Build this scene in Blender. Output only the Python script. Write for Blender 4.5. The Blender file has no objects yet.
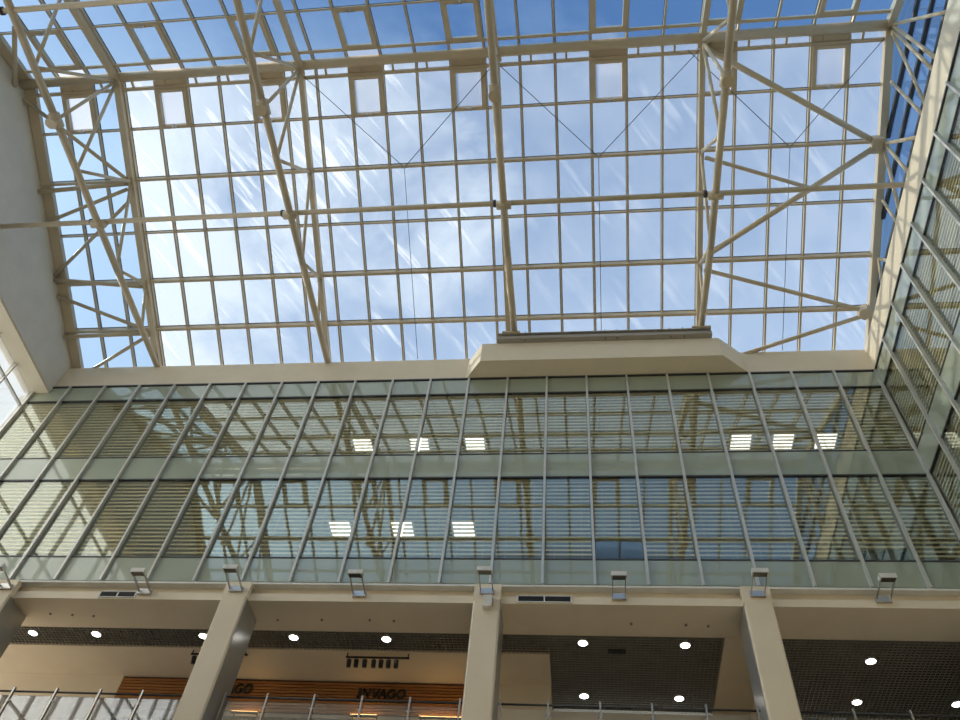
import bpy, math, random
from mathutils import Vector, Matrix
random.seed(7)
C = bpy.context.scene.collection
SC = bpy.context.scene
R = math.radians

# ------------------------------------------------------------------ camera
# the world origin is the photographer's eye; floor at z = FLOOR
FLOOR = -1.6
cd = bpy.data.cameras.new('camera'); cam = bpy.data.objects.new('camera', cd); C.objects.link(cam)
cd.sensor_fit = 'HORIZONTAL'; cd.sensor_width = 36.0; cd.lens = 36.0 * 804.06 / 960.0
cd.clip_end = 500
pi_, ya, ro = 0.926464984, -0.195449721, 0.133382911
fw = Vector((math.sin(ya)*math.cos(pi_), math.cos(ya)*math.cos(pi_), math.sin(pi_)))
rt = Vector((math.cos(ya), -math.sin(ya), 0)); up = rt.cross(fw)
rr = math.cos(ro)*rt + math.sin(ro)*up; uu = -math.sin(ro)*rt + math.cos(ro)*up
m = Matrix.Identity(4)
for i in range(3):
    m[i][0] = rr[i]; m[i][1] = uu[i]; m[i][2] = -fw[i]
cam.matrix_world = m
SC.camera = cam

# ------------------------------------------------------------------ exposure
SC.view_settings.view_transform = 'Standard'; SC.view_settings.look = 'None'
SC.view_settings.exposure = 0.32; SC.view_settings.gamma = 1.0
try: SC.view_settings.use_curve_mapping = False
except Exception: pass
SUN_DIR = Vector((-0.80, 0.12, 0.52)).normalized()      # direction towards the sun
SUN_STRENGTH = 3.0
HAZE_DIR = Vector((-0.85, -0.42, 0.30)).normalized()    # bright hazy cloud bank behind the photographer
HAZE_GAIN = 3.4

# ------------------------------------------------------------------ sky
w = bpy.data.worlds.new('sky'); SC.world = w; w.use_nodes = True
nt = w.node_tree; nt.nodes.clear(); N = nt.nodes.new; L = nt.links.new
def math_node(nt, op, a, b=None, clamp=False):
    n = nt.nodes.new('ShaderNodeMath'); n.operation = op; n.use_clamp = clamp
    for i, v in enumerate((a, b)):
        if v is None: continue
        if isinstance(v, (int, float)): n.inputs[i].default_value = v
        else: nt.links.new(v, n.inputs[i])
    return n.outputs[0]
def ramp(nt, fac, stops):
    n = nt.nodes.new('ShaderNodeValToRGB'); e = n.color_ramp.elements
    while len(e) < len(stops): e.new(0.5)
    for i, (p, c) in enumerate(stops):
        e[i].position = p; e[i].color = (*c, 1) if len(c) == 3 else c
    nt.links.new(fac, n.inputs[0]); return n.outputs[0]
def mixc(nt, fac, a, b):
    n = nt.nodes.new('ShaderNodeMix'); n.data_type = 'RGBA'
    for i, v in ((0, fac), (6, a), (7, b)):
        if isinstance(v, (int, float)): n.inputs[i].default_value = v
        elif isinstance(v, tuple): n.inputs[i].default_value = (*v, 1)
        else: nt.links.new(v, n.inputs[i])
    return n.outputs[2]
tc = N('ShaderNodeTexCoord')
sx = N('ShaderNodeSeparateXYZ'); L(tc.outputs['Generated'], sx.inputs[0])
# blue gradient by height
base = ramp(nt, sx.outputs[2], [(0.0, (.72, .76, .80)), (0.5, (.50, .60, .74)), (0.78, (.27, .39, .60)), (0.93, (.14, .25, .45)), (1.0, (.12, .22, .41))])
# clouds, projected onto a layer so that they thin out overhead
zz = math_node(nt, 'MAXIMUM', sx.outputs[2], 0.08)
cu = N('ShaderNodeCombineXYZ')
L(math_node(nt, 'DIVIDE', sx.outputs[0], zz), cu.inputs[0]); L(math_node(nt, 'DIVIDE', sx.outputs[1], zz), cu.inputs[1])
n1 = N('ShaderNodeTexNoise'); n1.inputs['Scale'].default_value = 2.3; n1.inputs['Detail'].default_value = 7; n1.inputs['Roughness'].default_value = .62; n1.inputs['Distortion'].default_value = .4
mp = N('ShaderNodeMapping'); mp.inputs['Location'].default_value = (3.1, 1.7, 0); L(cu.outputs[0], mp.inputs[0]); L(mp.outputs[0], n1.inputs['Vector'])
# more cloud towards the left (-x)
bias = math_node(nt, 'MULTIPLY', math_node(nt, 'ADD', sx.outputs[0], 0.12), -0.42)
cl = math_node(nt, 'ADD', n1.outputs[0], bias)
cm0 = ramp(nt, cl, [(0.50, (0, 0, 0)), (0.66, (1, 1, 1))])
cm = math_node(nt, 'MULTIPLY', cm0, ramp(nt, math_node(nt, 'DIVIDE', sx.outputs[1], zz), [(0.20, (.10, .10, .10)), (0.38, (1, 1, 1))]))
col = mixc(nt, math_node(nt, 'MULTIPLY', cm, 0.85), base, (.80, .84, .90))
# bright haze bank round the low sun's side, behind the photographer
vd = N('ShaderNodeVectorMath'); vd.operation = 'DOT_PRODUCT'; L(tc.outputs['Generated'], vd.inputs[0]); vd.inputs[1].default_value = HAZE_DIR
hz = math_node(nt, 'POWER', math_node(nt, 'MAXIMUM', vd.outputs['Value'], 0.0), 5.0)
hzc = N('ShaderNodeVectorMath'); hzc.operation = 'SCALE'; hzc.inputs[0].default_value = (1.0, .93, .80); L(math_node(nt, 'MULTIPLY', hz, HAZE_GAIN), hzc.inputs['Scale'])
addv = N('ShaderNodeVectorMath'); addv.operation = 'ADD'; L(col, addv.inputs[0]); L(hzc.outputs[0], addv.inputs[1])
bg = N('ShaderNodeBackground'); L(addv.outputs[0], bg.inputs[0]); bg.inputs[1].default_value = 1.0
wo = N('ShaderNodeOutputWorld'); L(bg.outputs[0], wo.inputs[0])

# ------------------------------------------------------------------ sun
sd = bpy.data.lights.new('sun', 'SUN'); sd.energy = SUN_STRENGTH; sd.angle = R(1.2); sd.color = (1.0, .88, .68)
so = bpy.data.objects.new('sun', sd); C.objects.link(so)
so.rotation_euler = SUN_DIR.to_track_quat('Z', 'Y').to_euler(); so.location = SUN_DIR * 60

# ------------------------------------------------------------------ helpers
def link(o):
    C.objects.link(o); return o
class MB:
    """collects shapes for ONE mesh"""
    def __init__(s): s.v = []; s.f = []
    def hull(s, pts, faces):
        b = len(s.v); s.v += [tuple(p) for p in pts]; s.f += [tuple(b+i for i in f) for f in faces]; return s
    def box(s, x0, x1, y0, y1, z0, z1):
        P = [(x0,y0,z0),(x1,y0,z0),(x1,y1,z0),(x0,y1,z0),(x0,y0,z1),(x1,y0,z1),(x1,y1,z1),(x0,y1,z1)]
        return s.hull(P, [(0,3,2,1),(4,5,6,7),(0,1,5,4),(1,2,6,5),(2,3,7,6),(3,0,4,7)])
    def bar(s, a, b, wd, ht, upv=(0,0,1), zo=0.0):
        a = Vector(a); b = Vector(b); d = (b-a).normalized(); u = Vector(upv)
        sd_ = d.cross(u).normalized(); u2 = sd_.cross(d).normalized()
        P = []
        for p in (a, b):
            for i, j in ((-1,-1),(1,-1),(1,1),(-1,1)):
                P.append(p + sd_*(wd/2*i) + u2*(ht/2*j + zo))
        return s.hull(P, [(3,2,1,0),(4,5,6,7),(0,1,5,4),(1,2,6,5),(2,3,7,6),(3,0,4,7)])
    def tube(s, a, b, r, n=12, r2=None):
        a = Vector(a); b = Vector(b); d = (b-a).normalized(); r2 = r if r2 is None else r2
        u = Vector((0,0,1)) if abs(d.z) < .9 else Vector((1,0,0))
        e1 = d.cross(u).normalized(); e2 = d.cross(e1)
        P = []
        for p, q in ((a, r), (b, r2)):
            for k in range(n):
                t = 2*math.pi*k/n; P.append(p + e1*(q*math.cos(t)) + e2*(q*math.sin(t)))
        F = [(k, (k+1) % n, n+(k+1) % n, n+k) for k in range(n)]
        F += [tuple(range(n-1, -1, -1)), tuple(range(n, 2*n))]
        return s.hull(P, F)
    def prism(s, poly, axis, t0, t1):
        """poly of (p,q); axis 'x': (y,z) at x=t ; 'y': (x,z) ; 'z': (x,y)"""
        n = len(poly); P = []
        for t in (t0, t1):
            for p, q in poly:
                P.append({'x': (t,p,q), 'y': (p,t,q), 'z': (p,q,t)}[axis])
        F = [(k, (k+1) % n, n+(k+1) % n, n+k) for k in range(n)] + [tuple(range(n-1,-1,-1)), tuple(range(n,2*n))]
        return s.hull(P, F)
    def build(s, name, mat, parent=None, smooth=False):
        me = bpy.data.meshes.new(name); me.from_pydata([tuple(v) for v in s.v], [], s.f); me.update()
        import bmesh as _b
        bm = _b.new(); bm.from_mesh(me); _b.ops.recalc_face_normals(bm, faces=bm.faces[:]); bm.to_mesh(me); bm.free()
        if smooth:
            for p in me.polygons: p.use_smooth = len(p.vertices) == 4
        me.materials.append(mat)
        o = bpy.data.objects.new(name, me); C.objects.link(o)
        if parent: o.parent = parent
        return o
def local(o, root):
    """give child o of root (placed in world numbers) the root's frame"""
    o.parent = root; o.matrix_parent_inverse = Matrix.Translation(-root.location); return o
def empty(name, loc=(0,0,0), kind=None):
    o = bpy.data.objects.new(name, None); C.objects.link(o); o.location = loc; o.empty_display_size = .2
    if kind: o['kind'] = kind
    return o
def tag(o, label, cat, group=None):
    o['label'] = label; o['category'] = cat
    if group: o['group'] = group
    return o
def part(mb, name, mat, root, smooth=False, label=None):
    o = mb.build(name, mat, None, smooth); local(o, root)
    if label: o['label'] = label
    return o
def sub(mb, name, mat, parent_part, smooth=False):
    o = mb.build(name, mat, None, smooth); o.parent = parent_part; return o      # parts sit at the world origin
def struct(o): o['kind'] = 'structure'; return o
def copy_tree(o, parent=None):
    c = o.copy(); C.objects.link(c)
    if parent: c.parent = parent
    for ch in [x for x in C.objects if x.parent == o]: copy_tree(ch, c)
    return c

# ------------------------------------------------------------------ materials
def mat(name):
    m_ = bpy.data.materials.new(name); m_.use_nodes = True
    return m_, m_.node_tree, m_.node_tree.nodes['Principled BSDF']
def plain(name, col, rough=.5, metal=0.0, var=.06, scale=3.0, bump=0.0, spec=.5, coat=0.0):
    m_, t, p = mat(name)
    tcn = t.nodes.new('ShaderNodeTexCoord'); n = t.nodes.new('ShaderNodeTexNoise'); n.inputs['Scale'].default_value = scale; n.inputs['Detail'].default_value = 5
    t.links.new(tcn.outputs['Object'], n.inputs['Vector'])
    a = tuple(max(0, c*(1-var)) for c in col); b = tuple(min(1, c*(1+var)) for c in col)
    t.links.new(ramp(t, n.outputs[0], [(.3, a), (.7, b)]), p.inputs['Base Color'])
    p.inputs['Roughness'].default_value = rough; p.inputs['Metallic'].default_value = metal
    p.inputs['Specular IOR Level'].default_value = spec; p.inputs['Coat Weight'].default_value = coat
    if bump:
        bn = t.nodes.new('ShaderNodeBump'); bn.inputs['Strength'].default_value = bump; t.links.new(n.outputs[0], bn.inputs['Height']); t.links.new(bn.outputs[0], p.inputs['Normal'])
    return m_
def emis(name, col, s):
    m_, t, p = mat(name); p.inputs['Base Color'].default_value = (*col, 1); p.inputs['Emission Color'].default_value = (*col, 1); p.inputs['Emission Strength'].default_value = s; return m_
PLASTER = plain('cream_plaster', (.83, .72, .55), .6, scale=1.2, var=.04, bump=.02)
GREYWALL = plain('grey_plaster', (.76, .73, .67), .7, scale=1.5, var=.05, bump=.02)
STEEL = plain('cream_painted_steel', (.62, .52, .37), .38, scale=2, var=.05)
BARM = plain('glazing_bar_paint', (.60, .51, .37), .4, scale=2, var=.05)
GASKET = plain('dark_rubber_gasket', (.05, .055, .06), .6)
MULL = plain('aluminium_mullion', (.62, .60, .55), .35, metal=.35, scale=4, var=.05)
DARKMETAL = plain('dark_metal', (.07, .07, .075), .45, metal=.4)
SATIN = plain('satin_metal_shade_grey', (.40, .40, .38), .28, metal=.4)  # column side cladding; the shade of those sides is put into this grey
BLACK = plain('black_plastic', (.02, .02, .02), .5)
PLENUM = plain('black_plenum', (.012, .012, .014), .9)
GRID = plain('grid_ceiling_bars', (.26, .24, .21), .5)
SLAT = plain('blind_slat', (.86, .77, .57), .55, scale=.8, var=.08)
ROOM = plain('office_wall_paint', (.42, .42, .38), .8)
WHITE = plain('white_paint', (.75, .74, .70), .45)
CHROME = plain('brushed_steel', (.55, .53, .50), .3, metal=.9)
BLUE = plain('navy_blue_fabric', (.015, .03, .09), .7)
FLOORM = plain('pale_stone_floor', (.55, .52, .47), .25, scale=.8, var=.1)
LAMP = emis('lamp_glow', (1, .97, .92), 8.0)
FLUO = emis('fluorescent_glow', (1, 1, .98), 1.7)

def spandrel_mat():
    m_, t, p = mat('green_spandrel_glass')
    tcn = t.nodes.new('ShaderNodeTexCoord'); n = t.nodes.new('ShaderNodeTexNoise'); n.inputs['Scale'].default_value = .5
    t.links.new(tcn.outputs['Object'], n.inputs['Vector'])
    t.links.new(ramp(t, n.outputs[0], [(.3, (.31, .35, .26)), (.7, (.37, .41, .31))]), p.inputs['Base Color'])
    p.inputs['Roughness'].default_value = .35; p.inputs['Coat Weight'].default_value = 1.0; p.inputs['Coat Roughness'].default_value = .03; p.inputs['Coat IOR'].default_value = 1.7
    return m_
SPANDREL = spandrel_mat()

def facade_glass():
    m_, t, p = mat('coated_facade_glass'); t.nodes.remove(p); out = t.nodes['Material Output']
    tr = t.nodes.new('ShaderNodeBsdfTransparent'); tr.inputs[0].default_value = (.95, .95, .89, 1)
    gl = t.nodes.new('ShaderNodeBsdfGlossy'); gl.inputs['Color'].default_value = (.93, .95, .92, 1); gl.inputs['Roughness'].default_value = .012
    lw = t.nodes.new('ShaderNodeLayerWeight'); lw.inputs[0].default_value = .35
    # slightly wavy panes
    tcn = t.nodes.new('ShaderNodeTexCoord'); n = t.nodes.new('ShaderNodeTexNoise'); n.inputs['Scale'].default_value = 1.1; n.inputs['Detail'].default_value = 1
    t.links.new(tcn.outputs['Object'], n.inputs['Vector'])
    bn = t.nodes.new('ShaderNodeBump'); bn.inputs['Strength'].default_value = .03; bn.inputs['Distance'].default_value = .04
    t.links.new(n.outputs[0], bn.inputs['Height']); t.links.new(bn.outputs[0], gl.inputs['Normal'])
    mx = t.nodes.new('ShaderNodeMixShader')
    fac = math_node(t, 'ADD', math_node(t, 'MULTIPLY', lw.outputs['Fresnel'], .34), .004, True)
    t.links.new(fac, mx.inputs[0]); t.links.new(tr.outputs[0], mx.inputs[1]); t.links.new(gl.outputs[0], mx.inputs[2]); t.links.new(mx.outputs[0], out.inputs[0])
    return m_
FGLASS = facade_glass()

def balustrade_glass():
    m_, t, p = mat('balustrade_glass'); t.nodes.remove(p); out = t.nodes['Material Output']
    tr = t.nodes.new('ShaderNodeBsdfTransparent'); gl = t.nodes.new('ShaderNodeBsdfGlossy'); gl.inputs['Roughness'].default_value = .02
    mx = t.nodes.new('ShaderNodeMixShader'); lw = t.nodes.new('ShaderNodeLayerWeight'); lw.inputs[0].default_value = .4
    t.links.new(math_node(t, 'ADD', math_node(t, 'MULTIPLY', lw.outputs['Fresnel'], .8), .08, True), mx.inputs[0])
    t.links.new(tr.outputs[0], mx.inputs[1]); t.links.new(gl.outputs[0], mx.inputs[2]); t.links.new(mx.outputs[0], out.inputs[0]); return m_
BGLASS = balustrade_glass()
def roof_glass(name, haze, streaks, tint=(.90, .95, .98)):
    """clear sheet with a film of dust and wiped streaks of dirt"""
    m_, t, p = mat(name); t.nodes.remove(p); out = t.nodes['Material Output']
    tr = t.nodes.new('ShaderNodeBsdfTransparent'); tr.inputs[0].default_value = (*tint, 1)
    gl = t.nodes.new('ShaderNodeBsdfGlossy'); gl.inputs['Roughness'].default_value = .02
    lw = t.nodes.new('ShaderNodeLayerWeight'); lw.inputs[0].default_value = .25
    mx = t.nodes.new('ShaderNodeMixShader')
    t.links.new(math_node(t, 'MULTIPLY', lw.outputs['Fresnel'], .35, True), mx.inputs[0]); t.links.new(tr.outputs[0], mx.inputs[1]); t.links.new(gl.outputs[0], mx.inputs[2])
    df = t.nodes.new('ShaderNodeBsdfTranslucent'); df.inputs[0].default_value = (.92, .93, .95, 1)
    tcn = t.nodes.new('ShaderNodeTexCoord')
    # long thin streaks running diagonally across the slope
    rot = t.nodes.new('ShaderNodeMapping'); rot.vector_type = 'POINT'; rot.inputs['Rotation'].default_value = (0, 0, R(-52)); t.links.new(tcn.outputs['Object'], rot.inputs[0])
    st = t.nodes.new('ShaderNodeMapping'); st.inputs['Scale'].default_value = (.22, 4.2, 1.0); t.links.new(rot.outputs[0], st.inputs[0])
    n = t.nodes.new('ShaderNodeTexNoise'); n.inputs['Scale'].default_value = 1.0; n.inputs['Detail'].default_value = 3.5; n.inputs['Roughness'].default_value = .6; t.links.new(st.outputs[0], n.inputs['Vector'])
    big = t.nodes.new('ShaderNodeTexNoise'); big.inputs['Scale'].default_value = .32; big.inputs['Detail'].default_value = 2; t.links.new(tcn.outputs['Object'], big.inputs['Vector'])
    s1 = ramp(t, n.outputs[0], [(.54, (0, 0, 0)), (.66, (1, 1, 1))])
    b1 = ramp(t, big.outputs[0], [(.40, (0, 0, 0)), (.62, (1, 1, 1))])
    sp = t.nodes.new('ShaderNodeSeparateXYZ'); t.links.new(tcn.outputs['Object'], sp.inputs[0])
    mr = t.nodes.new('ShaderNodeMapRange'); mr.inputs[1].default_value = -2.0; mr.inputs[2].default_value = -9.0; mr.inputs[3].default_value = .18; mr.inputs[4].default_value = 1.0; t.links.new(sp.outputs[0], mr.inputs[0])
    k = math_node(t, 'MULTIPLY', math_node(t, 'MULTIPLY', s1, b1), math_node(t, 'MULTIPLY', mr.outputs[0], streaks))
    dust = t.nodes.new('ShaderNodeTexNoise'); dust.inputs['Scale'].default_value = .8; dust.inputs['Detail'].default_value = 4; t.links.new(tcn.outputs['Object'], dust.inputs['Vector'])
    d = math_node(t, 'MULTIPLY', ramp(t, dust.outputs[0], [(.3, (.6, .6, .6)), (.7, (1, 1, 1))]), haze)
    fac = math_node(t, 'ADD', k, d, True)
    m2 = t.nodes.new('ShaderNodeMixShader'); t.links.new(fac, m2.inputs[0]); t.links.new(mx.outputs[0], m2.inputs[1]); t.links.new(df.outputs[0], m2.inputs[2])
    t.links.new(m2.outputs[0], out.inputs[0]); return m_
RGLASS = roof_glass('dusty_roof_glass', .16, .60)
CGLASS = roof_glass('clean_roof_glass', .01, .03, (.70, .82, .93))
VGLASS = roof_glass('vent_glass', .22, .10, (.86, .89, .92))
SGLASS = roof_glass('side_wall_glass', .06, .0, (.93, .95, .95))

def wood_mat():
    m_, t, p = mat('slatted_orange_wood')
    tcn = t.nodes.new('ShaderNodeTexCoord'); sp = t.nodes.new('ShaderNodeSeparateXYZ'); t.links.new(tcn.outputs['Object'], sp.inputs[0])
    mp_ = t.nodes.new('ShaderNodeMapping'); mp_.inputs['Scale'].default_value = (.6, .6, 14); t.links.new(tcn.outputs['Object'], mp_.inputs[0])
    n = t.nodes.new('ShaderNodeTexNoise'); n.inputs['Scale'].default_value = 1.6; n.inputs['Detail'].default_value = 6; t.links.new(mp_.outputs[0], n.inputs['Vector'])
    c = ramp(t, n.outputs[0], [(.3, (.30, .115, .03)), (.7, (.52, .23, .07))])
    t.links.new(c, p.inputs['Base Color']); p.inputs['Roughness'].default_value = .45
    return m_
WOOD = wood_mat()

# ================================================================== geometry data (metres)
XR = 8.66; XL = -16.95; XLG = -17.5; YB = 15.0; YF = -1.7
P = 1.188                                            # curtain wall module
NX = 22; MX = [XR - P*k for k in range(NX+1)]
ZT, Z1, Z2, Z3, Z4, Z5 = 19.40, 18.65, 16.02, 15.13, 12.42, 11.68
RY, RZ, SN, SF = 6.7, 24.15, .43, .40                # ridge and the two slopes (underside of bars)
def zr(y): return RZ - SN*(y-RY) if y >= RY else RZ + SF*(y-RY)

# ------------------------------------------------------------------ setting: floors, walls
struct(MB().box(-20.5, 14, -2.3, 21.5, FLOOR-.3, FLOOR).build('floor', FLOORM))
# facade behind the camera, ridge side
struct(MB().box(-18, 14, -2.3, YF, FLOOR, zr(YF)+.1).build('wall_front', PLASTER))
wr = empty('wall_right', (XR, 6.6, Z5), 'structure')
wb = empty('wall_back', (-4.4, YB, Z5), 'structure')
wl = empty('wall_left', (XLG, 6.6, Z5), 'structure')
# left: solid grey gable on a beam, glazed wall below
gab = [(YB+.45, 19.17), (YB+.45, zr(YB+.45)+.15), (RY, RZ+.15), (YF, zr(YF)+.15), (YF, 19.17)]
part(MB().prism(gab, 'x', XLG-.05, XL), 'gable_wall', GREYWALL, wl)
part(MB().box(XLG-.3, XL-.02, YF, YB-.002, 19.10, 19.168), 'beam_soffit', PLASTER, wl)
part(MB().box(XLG-.06, XLG+.06, YF, YB-.03, FLOOR, 11.6), 'lower_wall', PLASTER, wl)
k = 0; y = YB - .03
while y > YF:
    b = MB().box(XLG-.13, XLG-.09, y-.03, y+.03, 11.6, 19.10).box(XLG-.09, XLG+.02, y-.022, y+.022, 11.6, 19.10)
    part(b, 'mullion', MULL, wl); y -= P
for z in (18.45, 16.0, 15.1, 12.4):
    part(MB().box(XLG-.12, XLG-.02, YF, YB-.03, z-.03, z+.03), 'transom', MULL, wl)
part(MB().box(XLG-.085, XLG-.07, YF, YB-.03, 11.6, 19.10), 'glass_pane', SGLASS, wl)

# back: parapet and canopy
part(MB().box(XL, XR, YB, YB+.45, ZT, 20.42), 'parapet', PLASTER, wb)
part(MB().box(XLG-.06, XL, YB, YB+.45, ZT, 19.17+.24) if False else MB().box(XLG-.06, XL, YB+.002, YB+.45, 19.10, 19.44), 'parapet', PLASTER, wb)
canopy = [(-3.32, YB-.002), (-2.83, 14.33), (4.30, 14.33), (5.11, YB-.002)]
part(MB().prism(canopy, 'z', ZT, 20.28), 'canopy_box', PLASTER, wb)
part(MB().box(XLG, XR, YB-.035, YB+.10, ZT-.05, ZT-.002), 'head_rail', DARKMETAL, wb)
def mullion(x, y, axis):
    b = MB()
    if axis == 'y': b.box(x-.03, x+.03, y-.085, y+.02, Z5-.02, ZT-.05)
    else: b.box(x-.085, x+.02, y-.03, y+.03, Z5-.02, ZT-.05)
    return b
for i, x in enumerate(MX):
    part(mullion(x if i else x-.035, YB, 'y'), 'mullion', MULL, wb)
for i in range(NX):
    x1, x0 = MX[i]-.03, MX[i+1]+.03
    for (za, zb) in ((Z1, ZT-.05), (Z3, Z2), (Z5, Z4)):
        part(MB().box(x0, x1, YB, YB+.03, za+.02, zb-.02), 'spandrel_panel', SPANDREL, wb)
for z in (Z1, Z2, Z3, Z4):
    part(MB().box(XLG, XR-.02, YB-.012, YB+.06, z-.022, z+.022), 'transom', DARKMETAL, wb)
# right wall
NY = 14; MY = [YB - P*k for k in range(NY+1)]
part(MB().box(XR, XR+.45, YF, YB+.45, ZT, 20.40), 'parapet', PLASTER, wr)
part(MB().box(XR-.035, XR+.1, YF, YB-.04, ZT-.05, ZT-.002), 'head_rail', DARKMETAL, wr)
for i, y in enumerate(MY[1:]): part(mullion(XR, y, 'x'), 'mullion', MULL, wr)
for i in range(NY):
    y1, y0 = MY[i]-.03, MY[i+1]+.03
    for (za, zb) in ((Z1, ZT-.05), (Z3, Z2), (Z5, Z4)):
        part(MB().box(XR, XR+.03, y0, y1, za+.02, zb-.02), 'spandrel_panel', SPANDREL, wr)
for z in (Z1, Z2, Z3, Z4):
    part(MB().box(XR-.012, XR+.06, YF, YB-.02, z-.022, z+.022), 'transom', DARKMETAL, wr)
part(MB().box(XR+.0, XR+.3, YF, YB, FLOOR, Z5-.02), 'lower_wall', PLASTER, wr)

# windows: one per bay and floor
wn = 0
for i in range(NX):
    for (za, zb) in ((Z2, Z1), (Z4, Z3)):
        wn += 1; x1, x0 = MX[i]-.03, MX[i+1]+.03
        o = empty('window_%d' % wn, ((x0+x1)/2, YB, za), 'structure')
        part(MB().box(x0, x1, YB+.004, YB+.022, za+.022, zb-.022), 'glass_pane', FGLASS, o)
for i in range(NY):
    for (za, zb) in ((Z2, Z1), (Z4, Z3)):
        wn += 1; y1, y0 = MY[i]-.03, MY[i+1]+.03
        o = empty('window_%d' % wn, (XR, (y0+y1)/2, za), 'structure')
        part(MB().box(XR+.004, XR+.022, y0, y1, za+.022, zb-.022), 'glass_pane', FGLASS, o)

# offices behind the glass
for (zf, zc, nm) in ((15.55, 18.9, 'upper'), (11.75, 15.25, 'lower')):
    struct(MB().box(-18, XR+5.3, YB+.12, 20.3, zc, zc+.25).build('ceiling_%s_office' % nm, ROOM))
    struct(MB().box(-18, XR+5.3, YB+.12, 20.3, zf-.25, zf).build('floor_%s_office' % nm, ROOM))
    struct(MB().box(XR+.12, XR+5.3, YF, YB+.12, zc, zc+.25).build('ceiling_%s_side_office' % nm, ROOM))
    struct(MB().box(XR+.12, XR+5.3, YF, YB+.12, zf-.25, zf).build('floor_%s_side_office' % nm, ROOM))
struct(MB().box(-18.2, XR+5.3, 20.3, 20.5, 11.4, 20.4).build('wall_office_back', ROOM))
struct(MB().box(XR+5.3, XR+5.5, YF, 20.5, FLOOR, 20.4).build('wall_office_right', ROOM))
struct(MB().box(-18.2, -18.0, YB+.46, 20.5, 11.4, 20.4).build('wall_office_left', ROOM))
struct(MB().box(-18.2, XR+5.5, YB+.46, 20.5, 20.2, 20.4).build('ceiling_back_roof', GREYWALL))
struct(MB().box(XR+.46, XR+5.5, YF, YB+.46, 20.1, 20.3).build('ceiling_side_roof', GREYWALL))

# ------------------------------------------------------------------ fascia under the glass wall
fa = empty('trim_1', (-4.4, YB, 11.15), 'structure')
part(MB().box(XLG, XR, YB-.10, YB+.1, 11.555, 11.605), 'drip_flashing', WHITE, fa)
part(MB().box(XLG, XR, YB+.09, YB+.12, 11.32, 11.555), 'upper_fascia', PLASTER, fa)
part(MB().box(XLG, XR, YB-.05, YB+.12, 11.13, 11.32), 'lower_fascia', PLASTER, fa)
fr = empty('trim_2', (XR, 6, 11.15), 'structure')
part(MB().box(XR-.10, XR-.001, YF, YB-.11, 11.62, 11.675), 'drip_flashing', WHITE, fr)

# gallery soffit and ceilings (z 11.15)
ZC = 11.15
struct(MB().box(-18, XR+5, YB+.121, 16.10, ZC-.015, ZC+.2).build('ceiling_1', PLASTER))
c2 = MB().box(-18, -.75, 16.87, 20.2, ZC-.02, ZC+.15)
struct(c2.build('ceiling_2', PLASTER))
struct(MB().box(3.2, 4.25, 16.10, 20.2, ZC-.02, ZC+.15).build('ceiling_3', PLASTER))
struct(MB().box(-18, XR+5.2, 16.1, 21.2, ZC+.38, ZC+.5).build('ceiling_4', PLENUM))
def grid(x0, x1, y0, y1, nm, pitch=.1):
    b = MB(); x = x0
    while x <= x1+1e-6: b.box(x-.007, x+.007, y0, y1, ZC, ZC+.045); x += pitch
    y = y0
    while y <= y1+1e-6: b.box(x0, x1, y-.007, y+.007, ZC+.001, ZC+.044); y += pitch
    return struct(b.build(nm, GRID))
grid(-17.9, -.76, 16.11, 16.86, 'ceiling_5')
grid(-.74, 3.19, 16.11, 19.3, 'ceiling_6')
grid(4.26, 13.4, 16.11, 20.9, 'ceiling_7')
# gallery slab and walls
struct(MB().box(-18, XR+5, YB+.02, 21.4, 7.45, 7.85).build('floor_gallery', FLOORM))
struct(MB().box(-18, XR+5, YB+.3, YB+.6, FLOOR, 7.45).build('wall_back_lower', PLASTER))
struct(MB().box(-18, -11.85, 18.15, 18.35, 7.85, ZC-.02).build('wall_gallery_left', PLASTER))
struct(MB().box(-.9, 4.25, 19.3, 19.5, 7.85, ZC-.02).build('wall_gallery_middle', PLASTER))
struct(MB().box(4.1, 4.25, 16.2, 19.3, 7.85, ZC-.02).build('wall_gallery_pier', PLASTER))
struct(MB().box(4.25, XR+5, 21.0, 21.2, 7.85, ZC+.4).build('wall_gallery_right', GREYWALL))
struct(MB().box(-.9, -.76, 18.36, 19.3, 7.85, ZC-.02).build('wall_gallery_return', PLASTER))
struct(MB().box(-2.295, -.76, 18.15, 18.35, 7.85, ZC-.02).build('wall_gallery_niche', PLASTER))

# ================================================================== roof: ceiling
roof = empty('ceiling', (-4, RY, RZ), 'structure')
XRG = 8.95
NB = []; kx = 3.74
x = 3.74
while x > XL+.1: NB.append(x); x -= 1.025
x = 3.74+1.025
while x < 8.8: NB.append(x); x += 1.025
NB.sort()
YE = YB+.35                                         # lower end of the near slope
def slope_bar(x, y0, y1, wd, ht, zo):
    return MB().bar((x, y0, zr(y0)+zo), (x, y1, zr(y1)+zo), wd, ht)
GZ = .13                                            # glass height above bar underside
for x in NB:
    for (a, b) in ((RY+.12, YE), (YF, RY-.12)):
        part(slope_bar(x, a, b, .055, .12, .06), 'glazing_bar', BARM, roof)
        part(slope_bar(x, a, b, .085, .02, GZ-.004), 'gasket', GASKET, roof)
# edge rafters of the glazing
for x, wd in ((XL+.19, .34), (XRG-.06, .20)):
    for (a, b) in ((RY, YE), (YF, RY)):
        part(slope_bar(x, a, b, wd, .16, .06), 'edge_rafter', STEEL, roof)
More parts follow.
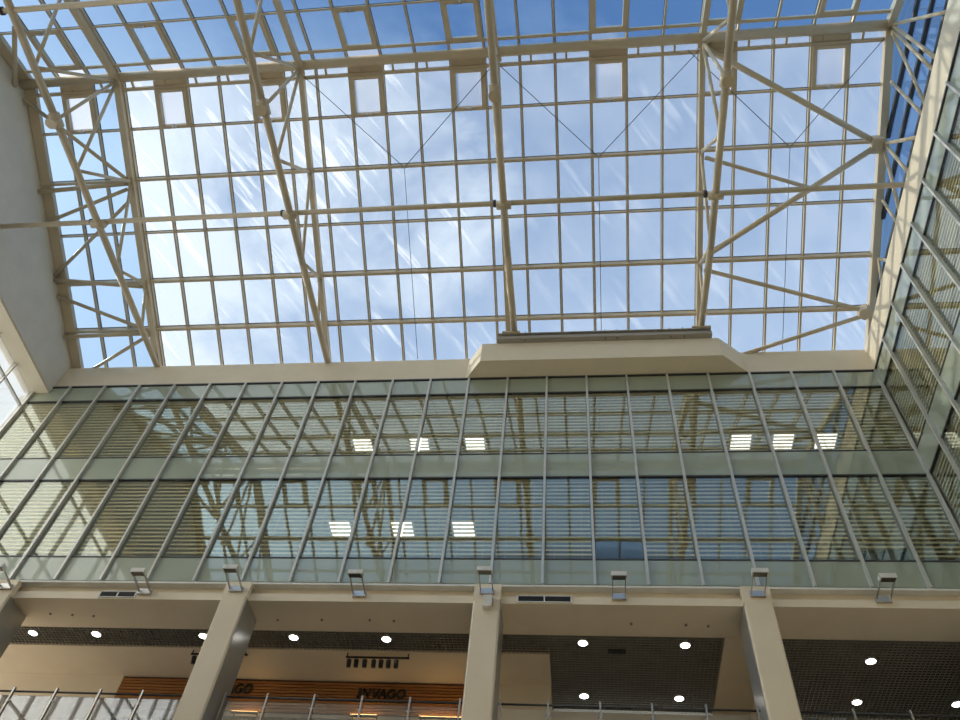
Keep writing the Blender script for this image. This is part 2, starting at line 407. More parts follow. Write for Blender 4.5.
# purlins
for y, wd, dn in ((8.1, .05, 0), (9.5, .08, .05), (11.05, .045, 0), (12.47, .09, .06), (13.93, .09, .06), (5.0, .05, 0), (3.6, .08, .05), (2.1, .05, 0), (.7, .08, .05), (-.6, .05, 0)):
    part(MB().box(XL+.02, XRG, y-wd/2, y+wd/2, zr(y)-dn, zr(y)+.10), 'purlin', STEEL, roof)
    part(MB().box(XL+.02, XRG, y-wd/2-.012, y+wd/2+.012, zr(y)+.10, zr(y)+.125), 'gasket', GASKET, roof)
# glass strips
VENTS = [-15.73, -12.655, -9.58, -6.505, -3.43, .665, 3.74, 6.815]
xs = [XL+.1] + NB + [XRG]
for i in range(len(xs)-1):
    a, b = xs[i]+.004, xs[i+1]-.004
    vent = any(abs(xs[i]-v) < .2 for v in VENTS)
    g = RGLASS if a > -13.9 else CGLASS
    def strip(y0, y1, gm):
        part(MB().bar(((a+b)/2, y0, zr(y0)+GZ+.012), ((a+b)/2, y1, zr(y1)+GZ+.012), b-a, .014), 'glass_pane', gm, roof)
    strip(8.12 if vent else RY+.10, YE, g)
    strip(YF, 5.0 if vent else RY-.10, CGLASS)
# ridge rail and plates
part(MB().box(XL, XRG, 6.95, 7.04, zr(7.0)-.02, zr(7.0)+.10), 'ridge_rail', STEEL, roof)
part(MB().box(XL, XRG, 6.20, 6.28, zr(6.24)-.02, zr(6.24)+.10), 'ridge_rail', STEEL, roof)
part(MB().box(XL, XRG, RY-.12, RY+.12, RZ+.10, RZ+.17), 'ridge_cap', STEEL, roof)
for v in VENTS:
    part(MB().box(v, v+1.025, RY+.02, 6.96, RZ-.06, RZ+.05), 'ridge_plate', STEEL, roof)
for v in NB:
    part(MB().box(v+.30, v+.36, RY+.05, 7.0, RZ-.10, RZ-.04), 'ridge_bracket', STEEL, roof)
# right gable: glazed, above the side parapet
gp = [(YE, 20.40), (YE, zr(YE)+.1), (RY, RZ+.1), (YF, zr(YF)+.1), (YF, 20.40)]
gr_ = empty('wall_right_gable', (XRG, RY, 20.4), 'structure')
part(MB().prism(gp, 'x', XRG+.05, XRG+.065), 'glass_pane', CGLASS, gr_)
for z in (22.98, 22.08, 21.18):
    yh = RY + (RZ-z)/SN
    part(MB().box(XRG, XRG+.10, max(YF, RY-(RZ-z)/SF), min(yh, YE), z-.05, z+.05), 'transom', DARKMETAL, gr_)
for y in (YF+.1, 2.5, 6.7, 10.9, 14.6):
    if y in (6.7,): part(MB().box(XRG+.02, XRG+.09, y-.03, y+.03, 20.4, zr(y)), 'mullion', MULL, gr_)

# ================================================================== things in the roof
RAFT = [-13.80, -7.95, -2.04, 3.80]
CH = [-13.80, -7.95, -1.84, 3.86]
ZCH = 20.38
WEB = [((6.6, 1), (6.7, 0)), ((6.7, 0), (8.05, 1)), ((8.05, 1), (9.5, 0)), ((9.5, 0), (11.25, 1)), ((11.25, 1), (12.5, 0)), ((12.5, 0), (13.5, 1)),
       ((6.7, 0), (5.2, 1)), ((5.2, 1), (3.9, 0)), ((3.9, 0), (2.1, 1)), ((2.1, 1), (.9, 0)), ((.9, 0), (-.4, 1))]
TL = ['leftmost large roof truss, beside the grey gable wall', 'roof truss with slanting chord left of centre, second from the grey gable wall',
      'central roof truss whose chord lands on the left end of the steel beam', 'roof truss whose dark chord lands on the right end of the steel beam']
for n, (xr, xc) in enumerate(zip(RAFT, CH)):
    t = tag(empty('roof_truss', (xr, RY, RZ)), TL[n], 'truss', 'steel trusses under the glass roof')
    part(slope_bar(xr, RY, YE-.02, .20 if n == 0 else .15, .22, -.07), 'rafter', STEEL, t)
    part(slope_bar(xr, YF+.02, RY, .20 if n == 0 else .15, .22, -.07), 'rafter', STEEL, t)
    y1 = 14.95 if n < 2 else 14.2
    z1 = ZCH if n < 2 else 20.72
    xe = xc
    part(MB().tube((xc, YF+.02, ZCH), (xc, 6.35, ZCH), .10).tube((xc, 6.35, ZCH), (xc, 11.3, ZCH), .10).tube((xc, 11.3, ZCH), (xe, y1, z1 if n > 1 else ZCH+.05), .10), 'bottom_chord', STEEL, t, True)
    part(MB().tube((xc, 6.42, ZCH), (xc, 6.80, ZCH), .155, 16).tube((xc, 6.6, ZCH-.27), (xc, 6.6, ZCH-.0), .10, 16).tube((xc, 6.6, ZCH-.30), (xc, 6.6, ZCH-.26), .15, 20), 'chord_joint', STEEL, t, True)
    part(MB().tube((xc-.2, 9.72, ZCH), (xc+.2, 9.72, ZCH), .125, 14), 'chord_sleeve', STEEL, t, True)
    for (a, b) in WEB:
        pts = []
        for (y, c) in (a, b): pts.append((xc, y, ZCH) if c else (xr, y, zr(y)-.12))
        part(MB().tube(pts[0], pts[1], .05, 10), 'web_tube', STEEL, t, True)
    for y in (9.5, 12.5, 3.9):
        part(MB().box(xr-.012, xr+.012, y-.16, y+.16, zr(y)-.30, zr(y)-.12), 'gusset_plate', STEEL, t)
# right gable truss
t = tag(empty('gable_truss', (8.87, RY, RZ)), 'brightly sunlit lattice of thin tubes above the right-hand parapet', 'truss')
part(slope_bar(8.80, RY, YE-.02, .16, .22, -.07), 'rafter', STEEL, t); part(slope_bar(8.80, YF+.02, RY, .16, .22, -.07), 'rafter', STEEL, t)
GX = 8.86
for (a, b, r_) in (((6.6, 24.0), (5.4, 20.46), .05), ((6.6, 24.0), (6.55, 20.46), .05), ((6.7, 24.0), (6.85, 20.46), .05), ((6.75, 23.95), (7.75, 20.46), .045), ((7.9, 23.2), (7.95, 20.46), .045),
                   ((9.5, 22.75), (8.4, 20.46), .055), ((9.5, 22.75), (9.5, 20.46), .05), ((9.6, 22.75), (10.75, 20.46), .05), ((10.9, 22.0), (10.95, 20.46), .045), ((12.45, 21.4), (12.0, 20.46), .05), ((12.45, 21.4), (13.1, 20.46), .045)):
    part(MB().tube((GX, a[0], a[1]), (GX-.02, b[0], b[1]), r_, 10), 'web_tube', STEEL, t, True)
part(MB().box(8.50, 8.80, 9.30, 9.75, 22.66, 22.90), 'gusset_plate', STEEL, t)
part(MB().tube((8.62, 13.98, 20.80), (8.62, 13.98, 21.05), .22, 6), 'gusset_plate', STEEL, t)
# ridge tube
rt_ = tag(empty('ridge_tube', (-4, RY, RZ-.1)), 'long thick cream tube running left to right along the roof ridge', 'tube')
part(MB().tube((XL+.01, 6.62, RZ-.08), (8.78, 6.62, RZ-.08), .15, 16), 'tube', STEEL, rt_, True)
for x in RAFT:
    part(MB().box(x-.14, x+.14, 6.46, 6.86, RZ-.27, RZ-.20), 'clamp_plate', STEEL, rt_)
for i, (y, z, lb) in enumerate(((9.72, 20.5, 'straight horizontal tie tube crossing the whole hall beneath the glass roof'), (3.80, 20.4, 'horizontal tie tube crossing the top left corner of the photo'))):
    t = tag(empty('tie_tube', (-4, y, z)), lb, 'tube')
    part(MB().tube((XL+.01, y, z), (XR+.05, y, z), .075, 14), 'tube', STEEL, t, True)
    for x in CH: part(MB().tube((x-.30, y, z), (x-.22, y, z), .105, 14), 'collar', DARKMETAL, t, True)
# bracing tubes
def brace(a, b, label, r_=.06, m_=STEEL):
    o = MB().tube(a, b, r_, 10).build('brace_tube', m_, None, True)
    return tag(o, label, 'brace', 'bracing tubes below the roof glass')
brace((3.86, 6.85, 23.9), (8.6, 9.45, 22.80), 'long brace tube sloping down right from the ridge to the upper gusset', .085)
brace((8.6, 9.6, 22.74), (3.9, 12.25, 21.52), 'long brace tube sloping down left from the upper right gusset', .085)
brace((3.9, 9.6, 22.66), (6.95, 10.55, 22.26), 'short brace tube meeting the long brace halfway, right of the dark chord', .06)
brace((3.92, 12.6, 21.38), (8.56, 13.93, 20.96), 'brace tube running right to the lower round gusset', .065)
brace((8.56, 14.1, 20.88), (5.15, 15.05, 20.40), 'lowest right brace tube from the round gusset down to the parapet', .065)
LW = XL + .01
lb = [((LW, 9.62, 22.70), (-13.9, 9.5, 22.72), 'upper horizontal brace tube from grey gable wall to the leftmost truss', .075),
      ((LW, 10.55, 22.35), (-13.9, 9.65, 22.62), 'brace tube slanting from the upper node of the leftmost truss to grey wall', .06),
      ((LW, 7.0, 23.85), (-13.9, 9.35, 22.76), 'brace tube rising left from the upper node of the leftmost truss toward the ridge', .06),
      ((LW, 12.25, 21.62), (-13.9, 12.5, 21.42), 'middle horizontal brace tube from grey gable wall to the leftmost truss', .07),
      ((LW, 12.75, 21.42), (-13.9, 13.9, 20.90), 'brace tube sloping down right from the grey wall to the lower truss node', .06),
      ((LW, 12.15, 21.70), (-13.9, 10.0, 22.45), 'brace tube rising right from the middle wall anchor', .055),
      ((LW, 14.0, 20.85), (-13.9, 13.95, 20.85), 'lowest horizontal brace tube from grey gable wall to the leftmost truss', .07),
      ((-16.2, 15.1, 20.42), (-13.9, 14.0, 20.82), 'short brace tube from the parapet corner up to the lower truss node', .06),
      ((LW, 6.55, 23.72), (-15.75, 4.75, 23.1), 'short brace tube at the top left, above the end of the ridge tube', .07)]
for a, b, l_, r_ in lb: brace(a, b, l_, r_)
# thin tie rods: a V below each vent field and a rod down to the parapet
for i, (x, nm) in enumerate(((-5.0, 'left of the central truss'), (.85, 'right of the central truss'), (6.3, 'near the sunlit right gable'))):
    t = tag(empty('tie_rod', (x, 9.5, zr(9.5)-.06)), 'thin Y-shaped tie rod under the glass %s' % nm, 'rod', 'thin tie rods')
    lo = 2.9; hi = 2.9 if i < 2 else 2.45
    part(MB().tube((x, 9.5, zr(9.5)-.10), (x-lo, 6.9, zr(6.9)-.10), .011, 6), 'rod_arm', DARKMETAL, t)
    part(MB().tube((x, 9.5, zr(9.5)-.10), (x+hi, 6.9, zr(6.9)-.10), .011, 6), 'rod_arm', DARKMETAL, t)
    part(MB().tube((x, 9.5, zr(9.5)-.10), (x, 15.02, zr(15.02)-.06), .009, 6), 'down_rod', DARKMETAL, t)
    part(MB().tube((x-.06, 9.5, zr(9.5)-.10), (x+.06, 9.5, zr(9.5)-.10), .03, 8), 'turnbuckle', CHROME, t)
# roof vents
ORD = ['first', 'second', 'third', 'fourth', 'fifth', 'sixth', 'seventh', 'eighth']
for side in (0, 1):
    for i, v in enumerate(VENTS):
        y0, y1 = ((7.04, 8.10) if side == 0 else (5.02, 6.20))
        row = 'just below the ridge tube' if side == 0 else 'above the ridge tube'
        lb_ = ('hinged roof vent with thick cream frame %s, %s from the left' % (row, ORD[i]))
        t = tag(empty('roof_vent', (v+.51, (y0+y1)/2, zr((y0+y1)/2))), lb_, 'roof vent', 'vents beside the ridge')
        a, b = v+.03, v+1.0
        fr_ = MB()
        for x in (a+.05, b-.05): fr_.bar((x, y0, zr(y0)+.02), (x, y1, zr(y1)+.02), .12, .16)
        for yy in (y0+.04, y1-.04): fr_.bar((a, yy, zr(yy)+.02), (b, yy, zr(yy)+.02), .09, .16)
        vf = part(fr_, 'vent_frame', STEEL, t)
        part(MB().bar(((a+b)/2, y0+.05, zr(y0+.05)+.06), ((a+b)/2, y1-.05, zr(y1-.05)+.06), b-a-.2, .014), 'vent_pane', VGLASS if side == 0 else CGLASS, t)
        yh = y1-.05 if side == 0 else y0+.05
        sub(MB().box((a+b)/2-.10, (a+b)/2+.10, yh-.03, yh+.03, zr(yh)-.12, zr(yh)-.06).tube(((a+b)/2, yh, zr(yh)-.12), ((a+b)/2+.06, yh-.10, zr(yh)-.16), .018, 8), 'opener', CHROME, vf)
# steel beam on the canopy
t = tag(empty('steel_beam', (.87, 14.25, 20.28)), 'dark horizontal steel beam lying on the projecting canopy box', 'beam')
part(MB().box(-2.37, 4.12, 14.16, 14.44, 20.29, 20.33).box(-2.37, 4.12, 14.16, 14.44, 20.55, 20.59).box(-2.37, 4.12, 14.28, 14.32, 20.33, 20.55).box(-2.37, 4.12, 14.17, 14.20, 20.30, 20.44), 'web', plain('grey_brown_steel', (.36, .33, .28), .45), t)
for x in (-1.92, 3.86): part(MB().box(x-.30, x+.26, 14.12, 14.44, 20.59, 20.65), 'bearing_plate', STEEL, t)
for x in (-1.5, .95, 1.3, 2.9, 3.3): part(MB().tube((x, 14.22, 20.20), (x, 14.22, 20.72), .014, 8), 'bolt', DARKMETAL, t)

# ================================================================== blinds, office lamps
def blind(x0, x1, za, zb, yo, axis, label, open_to=None):
    zlow = za+.05 if open_to is None else open_to
    b = MB(); z = zb - .10
    while z > zlow:
        q = [(yo, z-.032), (yo+.012, z-.032), (yo+.026, z+.032), (yo+.014, z+.032)]
        if axis == 'y': b.hull([(x0, y_, z_) for y_, z_ in q] + [(x1, y_, z_) for y_, z_ in q], [(0,1,2,3),(7,6,5,4),(0,4,5,1),(1,5,6,2),(2,6,7,3),(3,7,4,0)])
        else: b.hull([(y_, x0, z_) for y_, z_ in q] + [(y_, x1, z_) for y_, z_ in q], [(0,1,2,3),(7,6,5,4),(0,4,5,1),(1,5,6,2),(2,6,7,3),(3,7,4,0)])
        z -= .132
    c = ((x0+x1)/2, yo, zb) if axis == 'y' else (yo, (x0+x1)/2, zb)
    t = tag(empty('window_blind', c), label, 'blind', 'slatted blinds behind the glass walls')
    part(b, 'slats', SLAT, t)
    h = MB().box(x0, x1, yo, yo+.08, zb-.05, zb-.0) if axis == 'y' else MB().box(yo, yo+.08, x0, x1, zb-.05, zb)
    part(h, 'head_rail', MULL, t)
    cords = MB()
    for q in (.2, .8):
        xx = x0+(x1-x0)*q
        if axis == 'y': cords.box(xx-.004, xx+.004, yo+.04, yo+.046, zlow, zb-.04)
        else: cords.box(yo+.04, yo+.046, xx-.004, xx+.004, zlow, zb-.04)
    part(cords, 'ladder_cord', WHITE, t)
    return t
def ordn(n):
    if n == 1: return 'nearest'
    s_ = {1: 'st', 2: 'nd', 3: 'rd'}.get(n % 10 if n not in (11, 12, 13) else 0, 'th')
    return '%d%s' % (n, s_)
for i in range(NX):
    for fl, (za, zb) in (('upper', (Z2, Z1)), ('lower', (Z4, Z3))):
        op = None; ex = ''
        if fl == 'lower' and i in (6,): op = 13.12; ex = ', raised a little'
        if fl == 'lower' and i == 1: op = 12.85; ex = ', slightly raised'
        blind(MX[i+1]+.05, MX[i]-.05, za, zb, YB+.10, 'y', 'blind in %s window row of back wall, %s bay from right corner%s' % (fl, ordn(i+1), ex), op)
for i in range(NY):
    for fl, (za, zb) in (('upper', (Z2, Z1)), ('lower', (Z4, Z3))):
        if MY[i] < 3: continue
        blind(MY[i+1]+.05, MY[i]-.05, za, zb, XR+.10, 'x', 'blind in %s window row of right glass wall, %s bay from the corner' % (fl, ordn(i+1)))
tag(MB().box(MX[7]+.05, MX[6]-.05, YB+.20, YB+.24, 12.45, 13.14).build('window_panel', BLUE), 'navy blue panel filling the foot of a lower window near the centre', 'panel', 'navy window panels')
tag(MB().box(MX[2]+.05, MX[1]-.05, YB+.20, YB+.24, 12.45, 12.87).build('window_panel', BLUE), 'narrow navy blue panel at the foot of a lower window near the right corner', 'panel', 'navy window panels')
lamps = [(-6.85, 17.2, 18.9, 'upper floor, leftmost of the left three'), (-5.0, 17.2, 18.9, 'upper floor, middle of the left three'), (-3.2, 17.2, 18.9, 'upper floor, nearest the canopy left end'),
         (5.0, 17.25, 18.9, 'upper floor, below the canopy right end'), (6.25, 17.25, 18.9, 'upper floor, middle of the right three'), (7.5, 17.25, 18.9, 'upper floor, nearest the right corner'),
         (-6.75, 17.1, 15.25, 'lower floor, leftmost of three'), (-4.95, 17.1, 15.25, 'lower floor, middle of three'), (-3.2, 17.1, 15.25, 'lower floor, rightmost of three'), (10.9, 10.6, 18.9, 'right wing behind the side glass')]
for (x, y, z, l_) in lamps:
    t = tag(empty('office_lamp', (x, y, z)), 'square white office ceiling lamp seen through blinds, %s' % l_, 'lamp', 'office ceiling lamps')
    part(MB().box(x-.34, x+.34, y-.34, y+.34, z-.05, z-.001), 'housing', WHITE, t)
    part(MB().box(x-.29, x+.29, y-.29, y+.29, z-.062, z-.05), 'diffuser', FLUO, t)

# ================================================================== below the glass wall
COLX = [-13.80, -7.92, -2.06, 3.78]
CLB = ['grey-shadowed column at the far left edge of the photo', 'cream square column left of centre between the two shop signs', 'sunlit cream square column at the centre with a small box at its top', 'cream square column on the right, beside the dark grid ceiling']
for n, x in enumerate(COLX):
    t = tag(empty('column', (x, 15.1, FLOOR)), CLB[n], 'column', 'columns under the glass wall')
    b = MB(); c_ = .03; h0 = .30
    poly = [(x-h0+c_, 14.80), (x+h0-c_, 14.80), (x+h0, 14.80+c_), (x+h0, 15.72-c_), (x+h0-c_, 15.72), (x-h0+c_, 15.72), (x-h0, 15.72-c_), (x-h0, 14.80+c_)]
    part(b.prism(poly, 'z', FLOOR, 11.115), 'shaft', PLASTER, t)
    part(MB().box(x-h0-.005, x+h0+.005, 14.80, 14.945, 11.116, 11.54), 'cap_plate', PLASTER, t)
    for s_ in (-1, 1): part(MB().box(x+s_*(h0+.006)-.006, x+s_*(h0+.006)+.006, 14.86, 15.69, FLOOR, 11.10), 'side_panel', SATIN, t, label='satin side panel with shade in its grey')  # glossy cladding, coloured darker to stand in for shade on the sides
t = tag(empty('junction_box', (-2.03, 14.79, 11.0)), 'small off-white box mounted near the top of the central column', 'box')
part(MB().prism([(-2.13, 10.86), (-1.97, 10.85), (-1.93, 10.92), (-1.93, 11.15), (-2.13, 11.14)], 'y', 14.66, 14.79), 'housing', WHITE, t)
part(MB().box(-1.93, -1.90, 14.69, 14.77, 10.95, 11.10), 'hinge', CHROME, t)

# floodlights on arms
fl_x = [(-13.72, 14.80), (-10.22, 14.94), (-7.93, 14.80), (-5.02, 14.94), (-2.07, 14.80), (.85, 14.94), (3.80, 14.80), (6.40, 14.94)]
FLB = ['floodlight on the column at the far left edge', 'floodlight between the left edge and second column, beside a vent grille', 'floodlight above the column between the two shop signs', 'floodlight above the ceiling spotlights, left of the central column',
       'floodlight above the central column', 'floodlight midway between the central and right columns', 'floodlight above the right column', 'floodlight at the far right of the fascia']
REFL = plain('dark_reflector', (.16, .15, .13), .3, metal=.7)
for n, ((x, y), l_) in enumerate(zip(fl_x, FLB)):
    t = tag(empty('floodlight', (x, y, 11.3)), 'square grey ' + l_, 'floodlight', 'floodlights along the fascia')
    part(MB().box(x-.16, x+.16, y-.06, y-.001, 11.24, 11.38), 'base_plate', CHROME, t)
    ln = .58
    for s_ in (-1, 1):
        part(MB().bar((x+s_*.14, y-.05, 11.32), (x+s_*.14, y-ln, 11.41), .022, .05), 'arm', CHROME, t)
    hy = y-ln
    head = part(MB().prism([(hy-.10, 11.38), (hy+.05, 11.38), (hy+.07, 11.45), (hy, 11.49), (hy-.10, 11.49)], 'x', x-.17, x+.17), 'lamp_head', WHITE, t)
    sub(MB().box(x-.14, x+.14, hy-.09, hy+.04, 11.365, 11.379), 'lens', REFL, head)
# vent grilles in the fascia
for x0, x1, l_ in ((-11.35, -10.42, 'dark double vent grille in the fascia at the left'), (-1.40, -.18, 'dark double vent grille in the fascia right of the central column')):
    t = tag(empty('vent_grille', ((x0+x1)/2, 14.949, 11.25)), l_, 'grille')
    f_ = MB().box(x0, x1, 14.925, 14.949, 11.16, 11.18).box(x0, x1, 14.925, 14.949, 11.32, 11.34)
    xm = (x0+x1)/2
    for q in (x0, xm-.015, x1-.03): f_.box(q, q+.03, 14.925, 14.949, 11.18, 11.32)
    part(f_, 'frame', WHITE, t)
    g_ = MB().box(x0+.03, x1-.03, 14.944, 14.949, 11.18, 11.32)
    for j in range(7): g_.box(x0+.03, x1-.03, 14.932, 14.944, 11.185+j*.02, 11.192+j*.02)
    part(g_, 'louvre', DARKMETAL, t)
# downlights
DL = [(-13.63, 16.38, 'leftmost, beside the far left column'), (-11.94, 16.38, 'second from the left edge'), (-9.15, 16.38, 'just left of the second column'), (-6.87, 16.38, 'left of the ceiling spotlights'), (-4.59, 16.38, 'right above the ceiling spotlights'),
      (.04, 16.40, 'front left in the dark grid field right of the central column'), (2.35, 16.42, 'front right in the dark grid field right of the central column'), (.04, 18.6, 'rear left in the dark grid field right of the central column'), (2.34, 18.6, 'rear right in the dark grid field right of the central column'),
      (6.47, 16.90, 'upper one right of the right column'), (6.47, 18.57, 'lower one right of the right column'), (8.70, 18.55, 'at the bottom right corner of the photo')]
for (x, y, l_) in DL:
    t = tag(empty('downlight', (x, y, ZC)), 'round glowing ceiling downlight, ' + l_, 'downlight', 'downlights in the grid ceiling')
    ring = part(MB().tube((x, y, ZC-.012), (x, y, ZC+.06), .125, 24), 'trim_ring', WHITE, t, True)
    sub(MB().tube((x, y, ZC-.016), (x, y, ZC-.0125), .105, 24), 'lens', LAMP, ring)
t = tag(empty('ceiling_grille', (.82, 16.7, ZC)), 'small black rectangular grille in the dark grid ceiling', 'grille')
part(MB().box(.62, 1.02, 16.62, 16.78, ZC-.02, ZC-.001), 'frame', BLACK, t)
for j in range(3): part(MB().box(.66+j*.12, .74+j*.12, 16.65, 16.75, ZC-.028, ZC-.02), 'slot', DARKMETAL, t)
# small sensors on the soffit
for (x, y, l_) in ((-12.8, 15.56, 'leftmost of three at the left'), (-12.24, 15.59, 'middle of three at the left'), (-11.7, 15.62, 'rightmost of three at the left'), (-7.09, 15.67, 'just right of the second column'), (-6.01, 15.64, 'above the left fourth downlight'),
                   (-4.86, 15.62, 'left of a pair above the spotlights'), (-4.29, 15.64, 'right of a pair above the spotlights'), (1.12, 15.62, 'alone above the dark grid field'), (2.32, 15.63, 'left of a pair before the right column'), (2.8, 15.66, 'right of a pair before the right column')):
    o = MB().tube((x, y, ZC-.045), (x, y, ZC-.0155), .03, 12).build('sprinkler_head', plain('grey_sensor', (.25, .23, .2), .4), None, True)
    tag(o, 'tiny sprinkler head on the plaster soffit, ' + l_, 'sprinkler', 'sprinkler heads on the soffit')
# spot tracks
def spot(x, y, z, label):
    t = tag(empty('spotlight', (x, y, z)), label, 'spotlight', 'black spotlights on the ceiling tracks')
    part(MB().tube((x, y, z), (x, y, z-.05), .012, 8), 'stem', BLACK, t)
    can = part(MB().tube((x, y-.01, z-.05), (x, y+.05, z-.22), .058, 14, .052), 'can', BLACK, t, True)
    sub(MB().tube((x, y+.048, z-.212), (x, y+.051, z-.2235), .05, 14), 'lens', REFL, can)
for x0, x1, l_ in ((-5.66, -4.1, 'black spotlight track above the slatted wood sign wall'), (-9.60, -9.0, 'short black spotlight track beside the second column')):
    t = tag(empty('light_track', ((x0+x1)/2, 16.95, ZC)), l_, 'track')
    part(MB().box(x0, x1, 16.93, 16.97, 11.0, 11.035), 'rail', BLACK, t)
    for x in (x0+.03, x1-.03): part(MB().box(x-.012, x+.012, 16.94, 16.96, 11.035, ZC-.021), 'hanger', BLACK, t)
sp_ = ['leftmost', 'second', 'third', 'middle', 'fifth', 'sixth', 'rightmost']
for j, l_ in enumerate(sp_): spot((-5.56, -5.38, -5.17, -4.95, -4.77, -4.59, -4.40)[j], 16.95, 11.0, 'small black spotlight on the long track, %s of seven' % l_)
spot(-9.48, 16.95, 11.0, 'single small black spotlight on the short track')
t = tag(empty('security_camera', (-8.25, 16.98, ZC)), 'tiny dark security camera on the ceiling beside the second column', 'camera')
part(MB().tube((-8.25, 17.0, ZC-.02), (-8.25, 17.0, ZC-.07), .02, 8), 'mount', BLACK, t)
part(MB().tube((-8.30, 16.9, ZC-.10), (-8.20, 17.05, ZC-.07), .03, 10), 'body', BLACK, t)

# shop front: slatted timber fascia, lettering
t = tag(empty('timber_fascia', (-7, 18.15, 10.3)), 'orange-brown horizontally slatted timber fascia behind the columns', 'fascia')
part(MB().box(-11.85, -2.3, 18.20, 18.35, 10.26, ZC-.021), 'backing_board', plain('dark_timber_board', (.07, .03, .012), .6), t)
sl = MB(); z = 10.27
while z < ZC-.09: sl.box(-11.85, -2.3, 18.155, 18.20, z, z+.060); z += .082
part(sl, 'slats', WOOD, t)
# shop glazing below it
t = tag(empty('storefront', (-6.7, 18.3, 7.85)), 'dark glazed shop front under the timber fascia', 'shop front')
part(MB().box(-11.85, -2.3, 18.30, 18.32, 7.9, 10.2), 'glass_pane', FGLASS, t)
fr_ = MB().box(-11.85, -2.3, 18.22, 18.34, 10.16, 10.255)
for x in [-11.82 + 1.29*j for j in range(8)]: fr_.box(x-.03, x+.03, 18.24, 18.34, 7.85, 10.16)
part(fr_, 'frame', MULL, t)
struct(MB().box(-11.85, -2.3, 20.2, 20.4, 7.85, ZC-.02).build('wall_shop_back', plain('dark_shop_wall', (.08, .085, .09), .7)))
LET = {
 'I': [((.25,0),(.25,1)), ((.08,0),(.42,0)), ((.08,1),(.42,1))],
 'N': [((.12,0),(.12,1)), ((.12,1),(.72,0)), ((.72,0),(.72,1)), ((0,0),(.26,0)), ((0,1),(.2,1)), ((.58,1),(.86,1))],
 'V': [((.08,1),(.40,0)), ((.40,0),(.72,1)), ((-.04,1),(.24,1)), ((.58,1),(.84,1))],
 'A': [((.06,0),(.40,1)), ((.40,1),(.74,0)), ((.2,.36),(.6,.36)), ((-.06,0),(.2,0)), ((.58,0),(.88,0))],
}
def arc(cx, cy, rx, ry, a0, a1, n=14):
    return [(cx+rx*math.cos(R(a0+(a1-a0)*k/n)), cy+ry*math.sin(R(a0+(a1-a0)*k/n))) for k in range(n+1)]
pg = arc(.42, .5, .36, .5, 45, 330); LET['G'] = list(zip(pg, pg[1:])) + [((.74,.1),(.74,.45)), ((.52,.45),(.84,.45))]
po = arc(.42, .5, .38, .5, 0, 360, 20); LET['O'] = list(zip(po, po[1:]))
ADV = {'I': .56, 'N': .98, 'V': .82, 'A': .88, 'G': .98, 'O': .95}
def sign(x0, z0, h, word, label, total):
    t = tag(empty('shop_sign', (x0, 18.13, z0)), label, 'sign', 'dark shop lettering on the timber fascia')
    sc = total / sum(ADV[c] for c in word); x = x0
    for c in word:
        b = MB()
        for (p, q) in LET[c]:
            sh = .10
            a = (x+(p[0]+sh*p[1])*sc, 18.135, z0+p[1]*h); e = (x+(q[0]+sh*q[1])*sc, 18.135, z0+q[1]*h)
            hor = abs(p[1]-q[1]) < .05
            b.bar(a, e, .035, .026 if hor else .042, upv=(0,1,0)) if False else b.bar(a, e, .030 if hor else .056, .035, upv=(0,1,0))
        part(b, 'letter', BLACK, t); x += ADV[c]*sc
    # row of very small lettering under the name, too small to read
    b = MB(); xx = x0 + .02
    rnd = random.Random(3)
    while xx < x0+total-.05:
        w_ = rnd.uniform(.03, .075); b.box(xx, xx+w_, 18.14, 18.152, z0-.125, z0-.085); xx += w_+rnd.choice((.02, .02, .06))
    part(b, 'small_lettering', BLACK, t)
sign(-5.57, 10.69, .215, 'INVAGO', 'dark slanted serif lettering on timber, complete word left of central column', 1.25)
sign(-9.52, 10.72, .24, 'INVAGO', 'dark serif lettering on timber partly hidden behind the second column', 1.25)
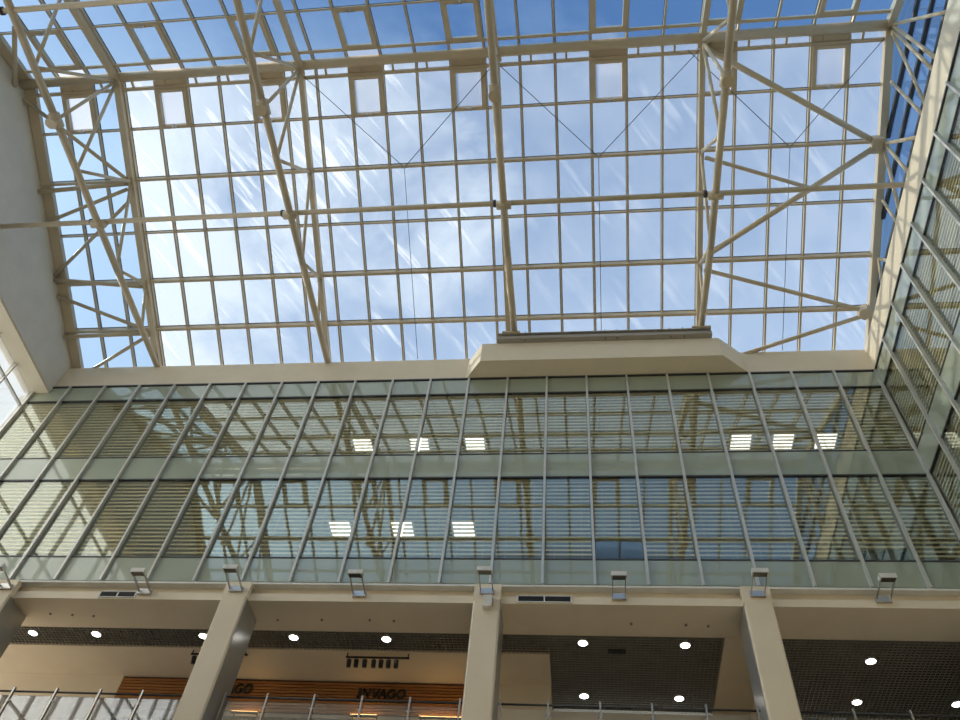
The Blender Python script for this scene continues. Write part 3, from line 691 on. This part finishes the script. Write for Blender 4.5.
# small warm strip lights washing the timber (glow seen on the slats)
for (x0, x1, l_) in ((-5.6, -4.9, 'below the complete shop sign'), (-3.9, -2.7, 'right of the complete shop sign, near central column'), (-8.6, -7.9, 'beside the second column')):
    t = tag(empty('strip_light', ((x0+x1)/2, 18.05, 10.2)), 'warm strip light washing the timber fascia, ' + l_, 'lamp', 'strip lights under the timber fascia')
    part(MB().box(x0, x1, 18.03, 18.09, 10.14, 10.18), 'housing', DARKMETAL, t)
    part(MB().box(x0+.02, x1-.02, 18.04, 18.08, 10.18, 10.19), 'tube', emis('warm_strip', (1, .62, .22), 9), t)
    for x in (x0+.05, x1-.05): part(MB().box(x-.01, x+.01, 18.09, 18.219, 10.15, 10.17), 'bracket', DARKMETAL, t)

# balustrade along the gallery edge: one run per bay
RUN = [(-17.4, -14.15, [-16.4, -15.4, -14.4], 'at the far left edge'), (-13.45, -8.3, [-13.35, -12.35, -11.35, -10.34, -9.37, -8.4], 'between the left column and second column'),
       (-7.55, -2.4, [-7.5, -6.58, -5.56, -4.54, -3.53, -2.49], 'in front of the slatted timber fascia'), (-1.7, 3.45, [-1.66, -.69, .35, 1.37, 2.42, 3.4], 'right of the central column'),
       (4.1, 8.6, [4.15, 5.2, 6.25, 7.3, 8.4], 'at the right, below the photo edge')]
for (x0, x1, posts, l_) in RUN:
    t = tag(empty('balustrade', ((x0+x1)/2, 15.3, 7.85)), 'glass balustrade with thin metal posts and rail ' + l_, 'balustrade', 'balustrade runs along the gallery edge')
    for x in posts: part(MB().box(x-.018, x+.018, 15.24, 15.30, 7.45, 9.02), 'post', CHROME, t)
    part(MB().tube((x0, 15.31, 8.95), (x1, 15.31, 8.95), .022, 10), 'rail', DARKMETAL, t, True)
    for a, b in zip(posts, posts[1:]): part(MB().box(a+.05, b-.05, 15.262, 15.272, 7.95, 8.83), 'glass_pane', BGLASS, t)
    for x in posts[1:-1]: part(MB().box(x-.05, x+.05, 15.255, 15.285, 8.70, 8.73), 'glass_clamp', CHROME, t)

for o in list(C.objects):
    if 'label' in o.keys() and not 4 <= len(o['label'].split()) <= 16: print('LONGLABEL', len(o['label'].split()), o.name, o['label'])
